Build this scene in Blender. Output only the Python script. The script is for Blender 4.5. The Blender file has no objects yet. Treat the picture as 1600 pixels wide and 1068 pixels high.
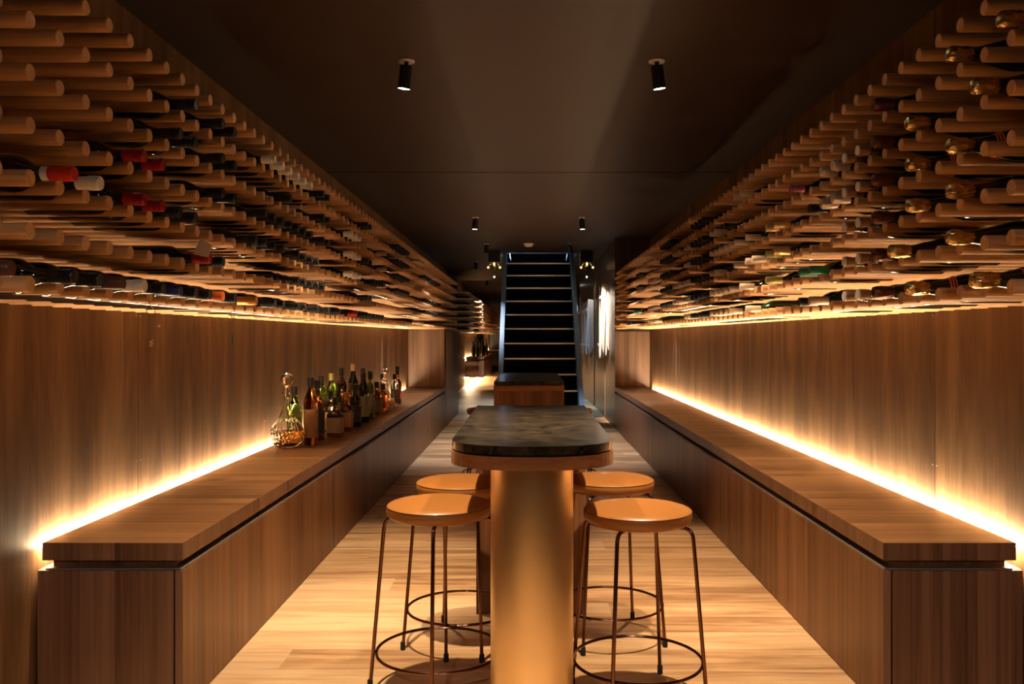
import bpy, bmesh, math, random
from mathutils import Vector, Matrix
PI = math.pi
R = math.radians
rnd = random.Random(7)
scene = bpy.context.scene
COL = scene.collection

# ------------------------------------------------------------------ camera, world, exposure
F = 1315.0                       # focal length in pixels of the 1600 px wide frame
H = 1.2                          # eye height
VPX, VPY = 826.0, 526.0          # vanishing point of the corridor
cam_d = bpy.data.cameras.new('camera')
cam_d.sensor_width = 36.0
cam_d.lens = F / 1600 * 36
cam_d.shift_x = -(VPX - 800) / 1600
cam_d.shift_y = (VPY - 534) / 1600
cam_d.clip_start = 0.05
cam_d.clip_end = 200
cam = bpy.data.objects.new('camera', cam_d)
cam.location = (0, 0, H)
cam.rotation_euler = (PI / 2, 0, 0)
COL.objects.link(cam)
scene.camera = cam

w = bpy.data.worlds.new('world')
scene.world = w
w.use_nodes = True
w.node_tree.nodes['Background'].inputs[0].default_value = (0.30, 0.45, 0.8, 1)
w.node_tree.nodes['Background'].inputs[1].default_value = 0.02

vs = scene.view_settings
vs.view_transform = 'Standard'
vs.look = 'None'
vs.gamma = 1
vs.use_curve_mapping = False
vs.exposure = 1.5

WARM = (1.0, 0.73, 0.42)
SPOTC = (1.0, 0.74, 0.47)
NEUT = (1.0, 0.86, 0.74)
MIDC = (0.92, 0.93, 1.0)
COOL = (0.42, 0.66, 1.0)
E_LED = 78.0
E_SPOT = dict(hidden=95, near=85, mid=75, far=14, back=26, front=75)  # back and front feed added fill lamps out of view

def spot(name, loc, target, energy, angle, color, blend=0.6, size=0.03, parent=None):
    l = bpy.data.lights.new(name, 'SPOT')
    l.energy = energy
    l.spot_size = R(angle)
    l.spot_blend = blend
    l.color = color
    l.shadow_soft_size = size
    o = bpy.data.objects.new(name, l)
    o.location = loc
    d = Vector(target) - Vector(loc)
    o.rotation_euler = d.to_track_quat('-Z', 'Y').to_euler()
    COL.objects.link(o)
    return o

# ------------------------------------------------------------------ main measures
XWL, XWR = -1.578, 1.588         # walls
XTL, XTR = -1.100, 1.132         # tips of the rods
XFL, XFR = -1.103, 1.131         # cabinet fronts
XBL, XBR = -1.5515, 1.555        # back edge of the worktops
ZT = 0.5435                      # worktop top
ZC = 2.484                       # ceiling
S = 0.117                        # rod pitch
RR = 0.0188                      # rod radius
D0 = 2.6835                      # near end of the cabinets
D1 = 11.03                       # far end of the cabinets
ZROW = [H + S * k for k in range(1, 8)]
YNEAR = -2.6
YFAR = 34.0

# ------------------------------------------------------------------ materials
MATS = {}
def nt(name):
    m = bpy.data.materials.new(name)
    m.use_nodes = True
    t = m.node_tree
    t.nodes.clear()
    o = t.nodes.new('ShaderNodeOutputMaterial')
    b = t.nodes.new('ShaderNodeBsdfPrincipled')
    t.links.new(b.outputs[0], o.inputs[0])
    MATS[name] = m
    return m, t, b

def plain(name, col, rough=0.5, metal=0.0, trans=0.0, coat=0.0, ior=1.45, noise=0.0, nscale=40, bump=0.0):
    m, t, b = nt(name)
    b.inputs['Base Color'].default_value = (*col, 1)
    b.inputs['Roughness'].default_value = rough
    b.inputs['Metallic'].default_value = metal
    b.inputs['Transmission Weight'].default_value = trans
    b.inputs['Coat Weight'].default_value = coat
    b.inputs['IOR'].default_value = ior
    if noise or bump:
        tc = t.nodes.new('ShaderNodeTexCoord')
        n = t.nodes.new('ShaderNodeTexNoise')
        n.inputs['Scale'].default_value = nscale
        n.inputs['Detail'].default_value = 5
        t.links.new(tc.outputs['Object'], n.inputs['Vector'])
        if noise:
            mx = t.nodes.new('ShaderNodeMix'); mx.data_type = 'RGBA'
            mx.inputs[6].default_value = tuple(c * (1 - noise) for c in col) + (1,)
            mx.inputs[7].default_value = tuple(min(1, c * (1 + noise)) for c in col) + (1,)
            t.links.new(n.outputs['Fac'], mx.inputs[0])
            t.links.new(mx.outputs[2], b.inputs['Base Color'])
        if bump:
            bp = t.nodes.new('ShaderNodeBump')
            bp.inputs['Strength'].default_value = bump
            bp.inputs['Distance'].default_value = 0.002
            t.links.new(n.outputs['Fac'], bp.inputs['Height'])
            t.links.new(bp.outputs[0], b.inputs['Normal'])
    return m

def emit(name, col, strength):
    m = bpy.data.materials.new(name); m.use_nodes = True
    t = m.node_tree; t.nodes.clear()
    o = t.nodes.new('ShaderNodeOutputMaterial'); e = t.nodes.new('ShaderNodeEmission')
    e.inputs[0].default_value = (*col, 1); e.inputs[1].default_value = strength
    t.links.new(e.outputs[0], o.inputs[0])
    MATS[name] = m
    return m

def wood(name, cd, cm, cl, grain='Z', across='Y', broad=9.0, fine=75.0, along=0.45, rough=0.42,
         strip=0.0, stripamp=0.16, board=0.0, bump=0.12, rand=False, finemix=0.35, spec=0.4):
    """veneer or solid wood: noise stretched along the grain axis, optional glued strips or floor boards"""
    m, t, b = nt(name)
    L = t.links.new
    tc = t.nodes.new('ShaderNodeTexCoord')
    vec = tc.outputs['Object']
    if rand:
        oi = t.nodes.new('ShaderNodeObjectInfo')
        ml = t.nodes.new('ShaderNodeMath'); ml.operation = 'MULTIPLY'; ml.inputs[1].default_value = 37.0
        L(oi.outputs['Random'], ml.inputs[0])
        ad = t.nodes.new('ShaderNodeVectorMath'); ad.operation = 'ADD'
        L(vec, ad.inputs[0]); L(ml.outputs[0], ad.inputs[1]); vec = ad.outputs[0]
    tone = None
    sx = t.nodes.new('ShaderNodeSeparateXYZ'); L(tc.outputs['Object'], sx.inputs[0])
    if strip or board:
        pitch = strip or board
        dv = t.nodes.new('ShaderNodeMath'); dv.operation = 'DIVIDE'; dv.inputs[1].default_value = pitch
        L(sx.outputs[across], dv.inputs[0])
        fl = t.nodes.new('ShaderNodeMath'); fl.operation = 'FLOOR'; L(dv.outputs[0], fl.inputs[0])
        cell = fl.outputs[0]
        if board:      # boards also break along their length, shifted row by row
            wn0 = t.nodes.new('ShaderNodeTexWhiteNoise'); wn0.noise_dimensions = '1D'; L(cell, wn0.inputs['W'])
            a1 = t.nodes.new('ShaderNodeMath'); a1.operation = 'MULTIPLY_ADD'
            a1.inputs[1].default_value = 1 / 2.1; L(sx.outputs[grain], a1.inputs[0]); L(wn0.outputs['Value'], a1.inputs[2])
            f1 = t.nodes.new('ShaderNodeMath'); f1.operation = 'FLOOR'; L(a1.outputs[0], f1.inputs[0])
            a2 = t.nodes.new('ShaderNodeMath'); a2.operation = 'MULTIPLY_ADD'; a2.inputs[1].default_value = 13.7
            L(f1.outputs[0], a2.inputs[0]); L(cell, a2.inputs[2]); cell2 = a2.outputs[0]
        else:
            cell2 = cell
        wn = t.nodes.new('ShaderNodeTexWhiteNoise'); wn.noise_dimensions = '1D'; L(cell2, wn.inputs['W'])
        tone = wn.outputs['Value']
        sc = t.nodes.new('ShaderNodeVectorMath'); sc.operation = 'SCALE'; sc.inputs[3].default_value = 9.0
        L(wn.outputs['Color'], sc.inputs[0])
        ad2 = t.nodes.new('ShaderNodeVectorMath'); ad2.operation = 'ADD'
        L(vec, ad2.inputs[0]); L(sc.outputs[0], ad2.inputs[1]); vec = ad2.outputs[0]
    def noise(ac, al, detail, dist):
        mp = t.nodes.new('ShaderNodeMapping')
        s = {'X': ac, 'Y': ac, 'Z': ac}; s[grain] = al
        mp.inputs['Scale'].default_value = (s['X'], s['Y'], s['Z'])
        L(vec, mp.inputs[0])
        n = t.nodes.new('ShaderNodeTexNoise'); n.inputs['Scale'].default_value = 1.0
        n.inputs['Detail'].default_value = detail; n.inputs['Distortion'].default_value = dist
        n.inputs['Roughness'].default_value = 0.6
        L(mp.outputs[0], n.inputs['Vector'])
        return n
    n1 = noise(broad, along, 4, 0.7)
    n2 = noise(fine, along * 3, 3, 0.2)
    mx = t.nodes.new('ShaderNodeMix'); mx.data_type = 'FLOAT'; mx.inputs[0].default_value = finemix
    L(n1.outputs['Fac'], mx.inputs[2]); L(n2.outputs['Fac'], mx.inputs[3])
    fac = mx.outputs[0]
    if tone is not None:
        a = t.nodes.new('ShaderNodeMath'); a.operation = 'SUBTRACT'; a.inputs[1].default_value = 0.5; L(tone, a.inputs[0])
        c = t.nodes.new('ShaderNodeMath'); c.operation = 'MULTIPLY_ADD'; c.inputs[1].default_value = stripamp
        L(a.outputs[0], c.inputs[0]); L(fac, c.inputs[2]); fac = c.outputs[0]
    cr = t.nodes.new('ShaderNodeValToRGB')
    e = cr.color_ramp.elements
    e[0].position = 0.33; e[0].color = (*cd, 1)
    e[1].position = 0.66; e[1].color = (*cl, 1)
    x = cr.color_ramp.elements.new(0.49); x.color = (*cm, 1)
    L(fac, cr.inputs[0])
    colr = cr.outputs[0]
    if board:          # dark joint between two boards
        fr = t.nodes.new('ShaderNodeMath'); fr.operation = 'FRACT'; L(dv.outputs[0], fr.inputs[0])
        lt = t.nodes.new('ShaderNodeMath'); lt.operation = 'LESS_THAN'; lt.inputs[1].default_value = 0.006; L(fr.outputs[0], lt.inputs[0])
        mm = t.nodes.new('ShaderNodeMix'); mm.data_type = 'RGBA'; mm.inputs[7].default_value = tuple(c * 0.35 for c in cd) + (1,)
        L(lt.outputs[0], mm.inputs[0]); L(colr, mm.inputs[6]); colr = mm.outputs[2]
    L(colr, b.inputs['Base Color'])
    b.inputs['Roughness'].default_value = rough
    b.inputs['Specular IOR Level'].default_value = spec
    if bump:
        bp = t.nodes.new('ShaderNodeBump'); bp.inputs['Strength'].default_value = bump; bp.inputs['Distance'].default_value = 0.001
        L(n2.outputs['Fac'], bp.inputs['Height']); L(bp.outputs[0], b.inputs['Normal'])
    return m

M = MATS
wood('wall_veneer', (0.085, 0.040, 0.015), (0.165, 0.083, 0.034), (0.26, 0.145, 0.066), 'Z', 'Y', 6, 75, 0.9, rough=0.55, strip=0.82, stripamp=0.05, spec=0.3, finemix=0.25)
wood('walnut_front', (0.075, 0.027, 0.008), (0.155, 0.062, 0.019), (0.23, 0.105, 0.036), 'Z', 'Y', 14, 80, 0.35, rough=0.42, strip=0.10, stripamp=0.14)
wood('walnut_end', (0.085, 0.040, 0.024), (0.185, 0.098, 0.060), (0.27, 0.155, 0.10), 'Z', 'X', 14, 80, 0.35, rough=0.42, strip=0.11, stripamp=0.12)
wood('walnut_top', (0.075, 0.030, 0.010), (0.150, 0.066, 0.024), (0.23, 0.112, 0.044), 'X', 'Y', 16, 85, 0.5, rough=0.40, strip=0.09, stripamp=0.22)
wood('walnut_lip', (0.07, 0.03, 0.012), (0.15, 0.07, 0.03), (0.21, 0.105, 0.05), 'Z', 'Y', 18, 80, 0.8, rough=0.42)
wood('oak_rod', (0.46, 0.225, 0.085), (0.60, 0.325, 0.14), (0.70, 0.42, 0.20), 'X', 'Y', 45, 220, 1.5, rough=0.55, rand=True, bump=0.08)
wood('oak_rod_far', (0.46, 0.225, 0.085), (0.60, 0.325, 0.14), (0.70, 0.42, 0.20), 'X', 'Y', 45, 220, 1.5, rough=0.55, bump=0.0)
wood('floor_oak', (0.30, 0.155, 0.07), (0.56, 0.34, 0.17), (0.72, 0.49, 0.28), 'X', 'Y', 14, 100, 1.3, rough=0.38, board=0.19, stripamp=0.24, bump=0.06, finemix=0.22)
wood('table_wood', (0.17, 0.06, 0.02), (0.27, 0.105, 0.037), (0.35, 0.15, 0.06), 'X', 'Z', 20, 120, 0.8, rough=0.4)
wood('table_panel', (0.10, 0.037, 0.014), (0.18, 0.075, 0.03), (0.27, 0.125, 0.055), 'Z', 'X', 14, 80, 0.5, rough=0.42, strip=0.09, stripamp=0.2)
wood('dark_panel', (0.035, 0.019, 0.010), (0.07, 0.038, 0.018), (0.11, 0.06, 0.03), 'Z', 'Y', 10, 60, 0.4, rough=0.35, strip=0.12, stripamp=0.25)
wood('pale_wood', (0.35, 0.22, 0.11), (0.5, 0.34, 0.18), (0.62, 0.45, 0.26), 'Z', 'Y', 30, 120, 1.0, rough=0.5)
plain('edge_band', (0.26, 0.15, 0.10), 0.5)
plain('nosing_metal', (0.85, 0.88, 0.92), 0.4)
plain('ceiling_paint', (0.036, 0.019, 0.012), 0.62, noise=0.12, nscale=3)
MATS['ceiling_paint'].node_tree.nodes['Principled BSDF'].inputs['Specular IOR Level'].default_value = 0.18
plain('joint', (0.004, 0.003, 0.003), 0.9)
plain('black_metal', (0.008, 0.008, 0.009), 0.45, 0.3)
plain('canopy_metal', (0.55, 0.45, 0.38), 0.4, 0.6)
plain('alu', (0.30, 0.26, 0.25), 0.45, 0.7)
plain('brass', (0.78, 0.60, 0.36), 0.34, 1.0, noise=0.05, nscale=9)
MATS['brass'].node_tree.nodes['Principled BSDF'].inputs['Anisotropic'].default_value = 0.6
plain('bronze_tube', (0.20, 0.095, 0.055), 0.22, 1.0)
plain('rubber', (0.01, 0.01, 0.01), 0.8)
plain('seam_thread', (0.06, 0.02, 0.006), 0.7)
plain('leather', (0.33, 0.128, 0.026), 0.40, coat=0.08, noise=0.05, nscale=60, bump=0.15)
plain('glass_dark', (0.006, 0.008, 0.005), 0.09, coat=0.4)
plain('glass_green', (0.012, 0.035, 0.012), 0.09, coat=0.4)
plain('cap_black', (0.012, 0.011, 0.011), 0.3, 0.2)
plain('cap_red', (0.62, 0.035, 0.015), 0.35, 0.25)
plain('cap_dark_red', (0.35, 0.015, 0.012), 0.35, 0.25)
plain('cap_white', (0.72, 0.66, 0.58), 0.4)
plain('cap_blue', (0.02, 0.025, 0.14), 0.35, 0.2)
plain('cap_brown', (0.09, 0.035, 0.02), 0.4, 0.2)
plain('cap_orange', (0.75, 0.16, 0.03), 0.4)
plain('cap_gold', (0.72, 0.50, 0.20), 0.3, 0.7)
plain('cap_green', (0.02, 0.20, 0.10), 0.35, 0.2)
plain('cap_pink', (0.35, 0.08, 0.12), 0.4, 0.2)
plain('cap_beige', (0.50, 0.36, 0.25), 0.42, 0.2)
plain('cap_olive', (0.36, 0.30, 0.10), 0.42, 0.3)
plain('cap_amber', (0.62, 0.28, 0.06), 0.3, 0.5)
plain('foil_gold', (0.80, 0.55, 0.20), 0.24, 1.0, bump=1.0, nscale=70)
plain('foil_beige', (0.62, 0.48, 0.36), 0.4, 0.5, bump=1.0, nscale=60)
plain('foil_bronze', (0.14, 0.055, 0.03), 0.33, 0.7, bump=1.0, nscale=60)
plain('foil_amber', (0.50, 0.22, 0.05), 0.35, 0.6, bump=0.4, nscale=60)
plain('cork', (0.36, 0.17, 0.07), 0.8, noise=0.3, nscale=150)
plain('wire', (0.6, 0.6, 0.6), 0.3, 1.0)
plain('paper', (0.60, 0.50, 0.40), 0.8, noise=0.1, nscale=60)
plain('ribbon_red', (0.5, 0.02, 0.03), 0.4)
plain('cord', (0.35, 0.24, 0.13), 0.8)
plain('pendant_green', (0.05, 0.12, 0.06), 0.3, 0.5)
plain('crystal', (0.97, 0.96, 0.94), 0.02, trans=1.0, ior=1.5)
plain('glass_clear', (0.90, 0.92, 0.90), 0.03, trans=1.0)
plain('liquid_amber', (0.62, 0.24, 0.03), 0.03, trans=1.0, ior=1.36)
plain('glass_amber', (0.36, 0.10, 0.015), 0.04, trans=1.0)
plain('glass_green_clear', (0.13, 0.20, 0.03), 0.04, trans=1.0)
plain('glass_brown', (0.12, 0.04, 0.012), 0.05, trans=1.0)
plain('glass_red', (0.40, 0.05, 0.012), 0.05, trans=1.0)
plain('label_cream', (0.26, 0.19, 0.12), 0.7, noise=0.08, nscale=30)
plain('label_tan', (0.30, 0.17, 0.07), 0.7, noise=0.08, nscale=30)
plain('label_green', (0.16, 0.19, 0.12), 0.7)
plain('label_dark', (0.03, 0.025, 0.03), 0.6)
plain('daylit_blue_steel', (0.26, 0.42, 0.72), 0.42, 0.4)  # blue of the daylight is put into the base colour
plain('steel_pale', (0.65, 0.68, 0.72), 0.35, 0.5)
plain('black_tread', (0.003, 0.004, 0.005), 0.9)
MATS['black_tread'].node_tree.nodes['Principled BSDF'].inputs['Specular IOR Level'].default_value = 0.1
plain('mesh_panel', (0.06, 0.14, 0.20), 0.5, 0.5)
plain('chrome', (0.75, 0.78, 0.82), 0.12, 1.0)
plain('detector', (0.60, 0.45, 0.33), 0.5)
emit('lamp_face', (1.0, 0.90, 0.76), 26.0)
emit('lamp_face_far', (1.0, 0.88, 0.74), 5.0)
emit('bulb_warm', (1.0, 0.55, 0.15), 0.9)
emit('bulb_white', (1.0, 0.92, 0.85), 0.7)
emit('led', WARM, E_LED)

def stone():
    m, t, b = nt('dark_stone')
    L = t.links.new
    tc = t.nodes.new('ShaderNodeTexCoord')
    n = t.nodes.new('ShaderNodeTexNoise'); n.inputs['Scale'].default_value = 16; n.inputs['Detail'].default_value = 9; n.inputs['Roughness'].default_value = 0.68
    n.inputs['Distortion'].default_value = 0.5
    L(tc.outputs['Object'], n.inputs['Vector'])
    cr = t.nodes.new('ShaderNodeValToRGB'); e = cr.color_ramp.elements
    e[0].position = 0.35; e[0].color = (0.006, 0.005, 0.004, 1)
    e[1].position = 0.75; e[1].color = (0.062, 0.045, 0.028, 1)
    L(n.outputs['Fac'], cr.inputs[0])
    # thin cracks: level lines of a second stretched noise, only in patches
    mp = t.nodes.new('ShaderNodeMapping'); mp.inputs['Scale'].default_value = (1.0, 2.2, 1); mp.inputs['Rotation'].default_value = (0, 0, 0.15)
    L(tc.outputs['Object'], mp.inputs[0])
    n2 = t.nodes.new('ShaderNodeTexNoise'); n2.inputs['Scale'].default_value = 4.2; n2.inputs['Detail'].default_value = 5; L(mp.outputs[0], n2.inputs['Vector'])
    s1 = t.nodes.new('ShaderNodeMath'); s1.operation = 'SUBTRACT'; s1.inputs[1].default_value = 0.5; L(n2.outputs['Fac'], s1.inputs[0])
    ab = t.nodes.new('ShaderNodeMath'); ab.operation = 'ABSOLUTE'; L(s1.outputs[0], ab.inputs[0])
    lt = t.nodes.new('ShaderNodeMath'); lt.operation = 'LESS_THAN'; lt.inputs[1].default_value = 0.010; L(ab.outputs[0], lt.inputs[0])
    n3 = t.nodes.new('ShaderNodeTexNoise'); n3.inputs['Scale'].default_value = 6.5; L(tc.outputs['Object'], n3.inputs['Vector'])
    gt = t.nodes.new('ShaderNodeMath'); gt.operation = 'GREATER_THAN'; gt.inputs[1].default_value = 0.52; L(n3.outputs['Fac'], gt.inputs[0])
    mu = t.nodes.new('ShaderNodeMath'); mu.operation = 'MULTIPLY'; L(lt.outputs[0], mu.inputs[0]); L(gt.outputs[0], mu.inputs[1])
    mx = t.nodes.new('ShaderNodeMix'); mx.data_type = 'RGBA'; mx.inputs[7].default_value = (0.006, 0.004, 0.003, 1)
    L(mu.outputs[0], mx.inputs[0]); L(cr.outputs[0], mx.inputs[6])
    L(mx.outputs[2], b.inputs['Base Color'])
    b.inputs['Roughness'].default_value = 0.24
    bp = t.nodes.new('ShaderNodeBump'); bp.inputs['Strength'].default_value = 0.25; bp.inputs['Distance'].default_value = 0.002
    L(n.outputs['Fac'], bp.inputs['Height']); L(bp.outputs[0], b.inputs['Normal'])
stone()

# ------------------------------------------------------------------ mesh helpers
def mesh_of(name, bm, mats, smooth=False):
    me = bpy.data.meshes.new(name)
    bmesh.ops.recalc_face_normals(bm, faces=bm.faces[:])
    bm.to_mesh(me); bm.free()
    for m in (mats if isinstance(mats, (list, tuple)) else [mats]):
        me.materials.append(MATS[m] if isinstance(m, str) else m)
    if smooth:
        me.polygons.foreach_set('use_smooth', [True] * len(me.polygons))
        try:
            me.set_sharp_from_angle(angle=R(38))
        except Exception:
            pass
    return me

def place(name, me, parent=None, loc=(0, 0, 0), rot=(0, 0, 0)):
    o = bpy.data.objects.new(name, me)
    COL.objects.link(o)
    if parent: o.parent = parent
    o.location = loc; o.rotation_euler = rot
    return o

def obj(name, bm, mats, parent=None, loc=(0, 0, 0), rot=(0, 0, 0), smooth=False):
    return place(name, mesh_of(name, bm, mats, smooth), parent, loc, rot)

def struct(name, bm, mats, loc=(0, 0, 0)):
    o = obj(name, bm, mats, None, loc)
    o['kind'] = 'structure'
    return o

def thing(name, label, cat, loc=(0, 0, 0), rot=(0, 0, 0), group=None):
    o = bpy.data.objects.new(name, None)
    o.empty_display_size = 0.05
    COL.objects.link(o)
    o.location = loc; o.rotation_euler = rot
    tag(o, label, cat, group)
    return o

def tag(o, label, cat, group=None):
    o['label'] = label; o['category'] = cat
    if group: o['group'] = group
    return o

def box(bm, x0, x1, y0, y1, z0, z1, mi=0, bevel=0.0):
    if x0 > x1: x0, x1 = x1, x0
    r = bmesh.ops.create_cube(bm, size=1.0)
    vs_ = r['verts']
    for v in vs_:
        v.co = Vector(((x0 + x1) / 2 + v.co.x * (x1 - x0), (y0 + y1) / 2 + v.co.y * (y1 - y0), (z0 + z1) / 2 + v.co.z * (z1 - z0)))
    fs = set(f for v in vs_ for f in v.link_faces)
    for f in fs: f.material_index = mi
    if bevel:
        es = list(set(e for v in vs_ for e in v.link_edges))
        r = bmesh.ops.bevel(bm, geom=es, offset=bevel, segments=2, affect='EDGES', profile=0.6)
        for f in r['faces']: f.material_index = mi
    return bm

def nb(): return bmesh.new()
def bx(*a, **k): return box(nb(), *a, **k)

def lathe(bm, prof, seg=24, off=(0, 0, 0), mi=0, fn=None):
    """profile of (radius, z) turned about Z; radius 0 closes to a pole"""
    rings = []
    for (r, z) in prof:
        if r <= 1e-6:
            rings.append([bm.verts.new((off[0], off[1], off[2] + z))])
        else:
            ring = []
            for i in range(seg):
                a = 2 * PI * i / seg
                q = fn(r, z, a) if fn else r
                ring.append(bm.verts.new((off[0] + q * math.cos(a), off[1] + q * math.sin(a), off[2] + z)))
            rings.append(ring)
    for A, B in zip(rings, rings[1:]):
        if len(A) == 1 and len(B) == 1: continue
        for i in range(seg):
            j = (i + 1) % seg
            if len(A) == 1: f = bm.faces.new((A[0], B[j], B[i]))
            elif len(B) == 1: f = bm.faces.new((A[i], A[j], B[0]))
            else: f = bm.faces.new((A[i], A[j], B[j], B[i]))
            f.material_index = mi
    return bm

def tube(bm, pts, r, seg=8, closed=False, mi=0, cap=True):
    pts = [Vector(p) for p in pts]
    n = len(pts)
    rings = []
    up0 = None
    for i, p in enumerate(pts):
        if closed: d = (pts[(i + 1) % n] - pts[i - 1]).normalized()
        elif i == 0: d = (pts[1] - pts[0]).normalized()
        elif i == n - 1: d = (pts[-1] - pts[-2]).normalized()
        else: d = ((pts[i + 1] - p).normalized() + (p - pts[i - 1]).normalized()).normalized()
        if up0 is None:
            up0 = Vector((0, 0, 1)) if abs(d.z) < 0.9 else Vector((1, 0, 0))
        u = (up0 - d * up0.dot(d)).normalized(); up0 = u
        v = d.cross(u)
        rr = r[i] if isinstance(r, (list, tuple)) else r
        rings.append([bm.verts.new(p + (u * math.cos(2 * PI * k / seg) + v * math.sin(2 * PI * k / seg)) * rr) for k in range(seg)])
    pairs = list(zip(rings, rings[1:]))
    if closed: pairs.append((rings[-1], rings[0]))
    for A, B in pairs:
        for k in range(seg):
            f = bm.faces.new((A[k], A[(k + 1) % seg], B[(k + 1) % seg], B[k])); f.material_index = mi
    if not closed and cap:
        bm.faces.new(list(reversed(rings[0]))).material_index = mi
        bm.faces.new(rings[-1]).material_index = mi
    return bm

def prism(bm, outline, z0, z1, mi=0, bevel=0.0):
    a = [bm.verts.new((x, y, z0)) for x, y in outline]
    b = [bm.verts.new((x, y, z1)) for x, y in outline]
    n = len(a)
    f0 = bm.faces.new(list(reversed(a))); f1 = bm.faces.new(b)
    fs = [f0, f1]
    for i in range(n):
        fs.append(bm.faces.new((a[i], a[(i + 1) % n], b[(i + 1) % n], b[i])))
    for f in fs: f.material_index = mi
    if bevel:
        es = list(set(list(f0.edges) + list(f1.edges)))
        bmesh.ops.bevel(bm, geom=es, offset=bevel, segments=2, affect='EDGES', profile=0.5)
    return bm

# ------------------------------------------------------------------ the room
struct('floor', bx(-2.4, 2.4, YNEAR, YFAR, -0.06, 0.0), 'floor_oak')
bm = nb(); box(bm, XFL, XFR, 4.798, 4.802, 0.0, 0.0012)
struct('trim_1', bm, 'joint')
# ceiling with the stair opening left free
OX0, OX1, OY0, OY1 = -0.42, 0.74, 12.85, 15.4
bm = nb()
box(bm, -2.4, 2.4, YNEAR, 6.558, ZC, ZC + 0.2)
box(bm, -2.4, 2.4, 6.582, OY0, ZC, ZC + 0.2)
box(bm, -2.4, OX0, OY0, OY1, ZC, ZC + 0.2)
box(bm, OX1, 2.4, OY0, OY1, ZC, ZC + 0.2)
box(bm, -2.4, 2.4, OY1, YFAR, ZC, ZC + 0.2)
struct('ceiling', bm, 'ceiling_paint')
bm = nb(); box(bm, -2.4, 2.4, 6.53, 6.61, ZC + 0.03, ZC + 0.04)
struct('trim_2', bm, 'joint')
# shaft over the stair
bm = nb()
box(bm, OX0 - 0.06, OX0, OY0 - 0.06, OY1 + 0.06, ZC + 0.2, 5.2)
box(bm, OX1, OX1 + 0.06, OY0 - 0.06, OY1 + 0.06, ZC + 0.2, 5.2)
box(bm, OX0, OX1, OY0 - 0.06, OY0, ZC + 0.2, 5.2)
box(bm, OX0, OX1, OY1, OY1 + 0.06, ZC + 0.2, 5.2)
struct('wall_shaft', bm, 'ceiling_paint')
# side walls of veneer sheets with open joints
def side_wall(name, x, sgn, joints, y0, y1, mat='wall_veneer'):
    bm = nb()
    ys = [y0] + joints + [y1]
    for a, b in zip(ys, ys[1:]):
        box(bm, x, x + sgn * 0.05, a + 0.002, b - 0.002, 0.0, ZC)
    box(bm, x + sgn * 0.05, x + sgn * 0.08, y0, y1, 0, ZC, mi=1)
    return struct(name, bm, [mat, 'joint'])
side_wall('wall_left', XWL, -1, [0.12, 1.76, 3.40, 5.03, 6.66, 8.30, 9.94, 11.58, 13.3, 15, 17, 19, 21, 23, 25, 27], YNEAR, YFAR)
side_wall('wall_right', XWR, 1, [0.02, 1.66, 3.29, 4.92, 6.57, 8.20, 9.84], YNEAR, D1 + 0.2)
struct('wall_rear', bx(-2.4, 2.4, YNEAR - 0.1, YNEAR, 0, ZC), 'dark_panel')
struct('wall_far', bx(-2.4, 2.4, YFAR, YFAR + 0.1, 0, ZC), 'dark_panel')
# screw heads in the veneer sheets along the joints
for nm, x, sgn, js in (('trim_3', XWL, 1, (3.40, 5.03, 6.66, 8.30)), ('trim_4', XWR, -1, (3.29, 4.92, 6.57, 8.20))):
    bm = nb()
    for j in js:
        for z in (0.70, 1.285):
            for dy in (-0.018, 0.018):
                r = bmesh.ops.create_icosphere(bm, subdivisions=1, radius=0.003)
                bmesh.ops.translate(bm, verts=r['verts'], vec=(x + sgn * 0.0005, j + dy, z))
    struct(nm, bm, 'alu')
# right hand wall beyond the cabinets stands further into the room
bm = nb()
box(bm, XFR, XWR + 0.1, D1 + 0.004, 12.5, 0, ZC)
box(bm, XFR + 0.012, XWR + 0.1, 12.504, 14.6, 0, ZC, mi=0)
box(bm, XFR, XWR + 0.1, 14.604, 18.6, 0, ZC, mi=0)
box(bm, XFR + 0.30, XWR + 0.1, 18.604, YFAR, 0, ZC, mi=1)
struct('wall_right_far', bm, ['dark_panel', 'joint'])
bm = nb()
for y in (12.47, 14.64):
    box(bm, XFR - 0.006, XFR + 0.001, y - 0.03, y + 0.03, 0, 1.27)
struct('trim_5', bm, 'pale_wood')

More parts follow.
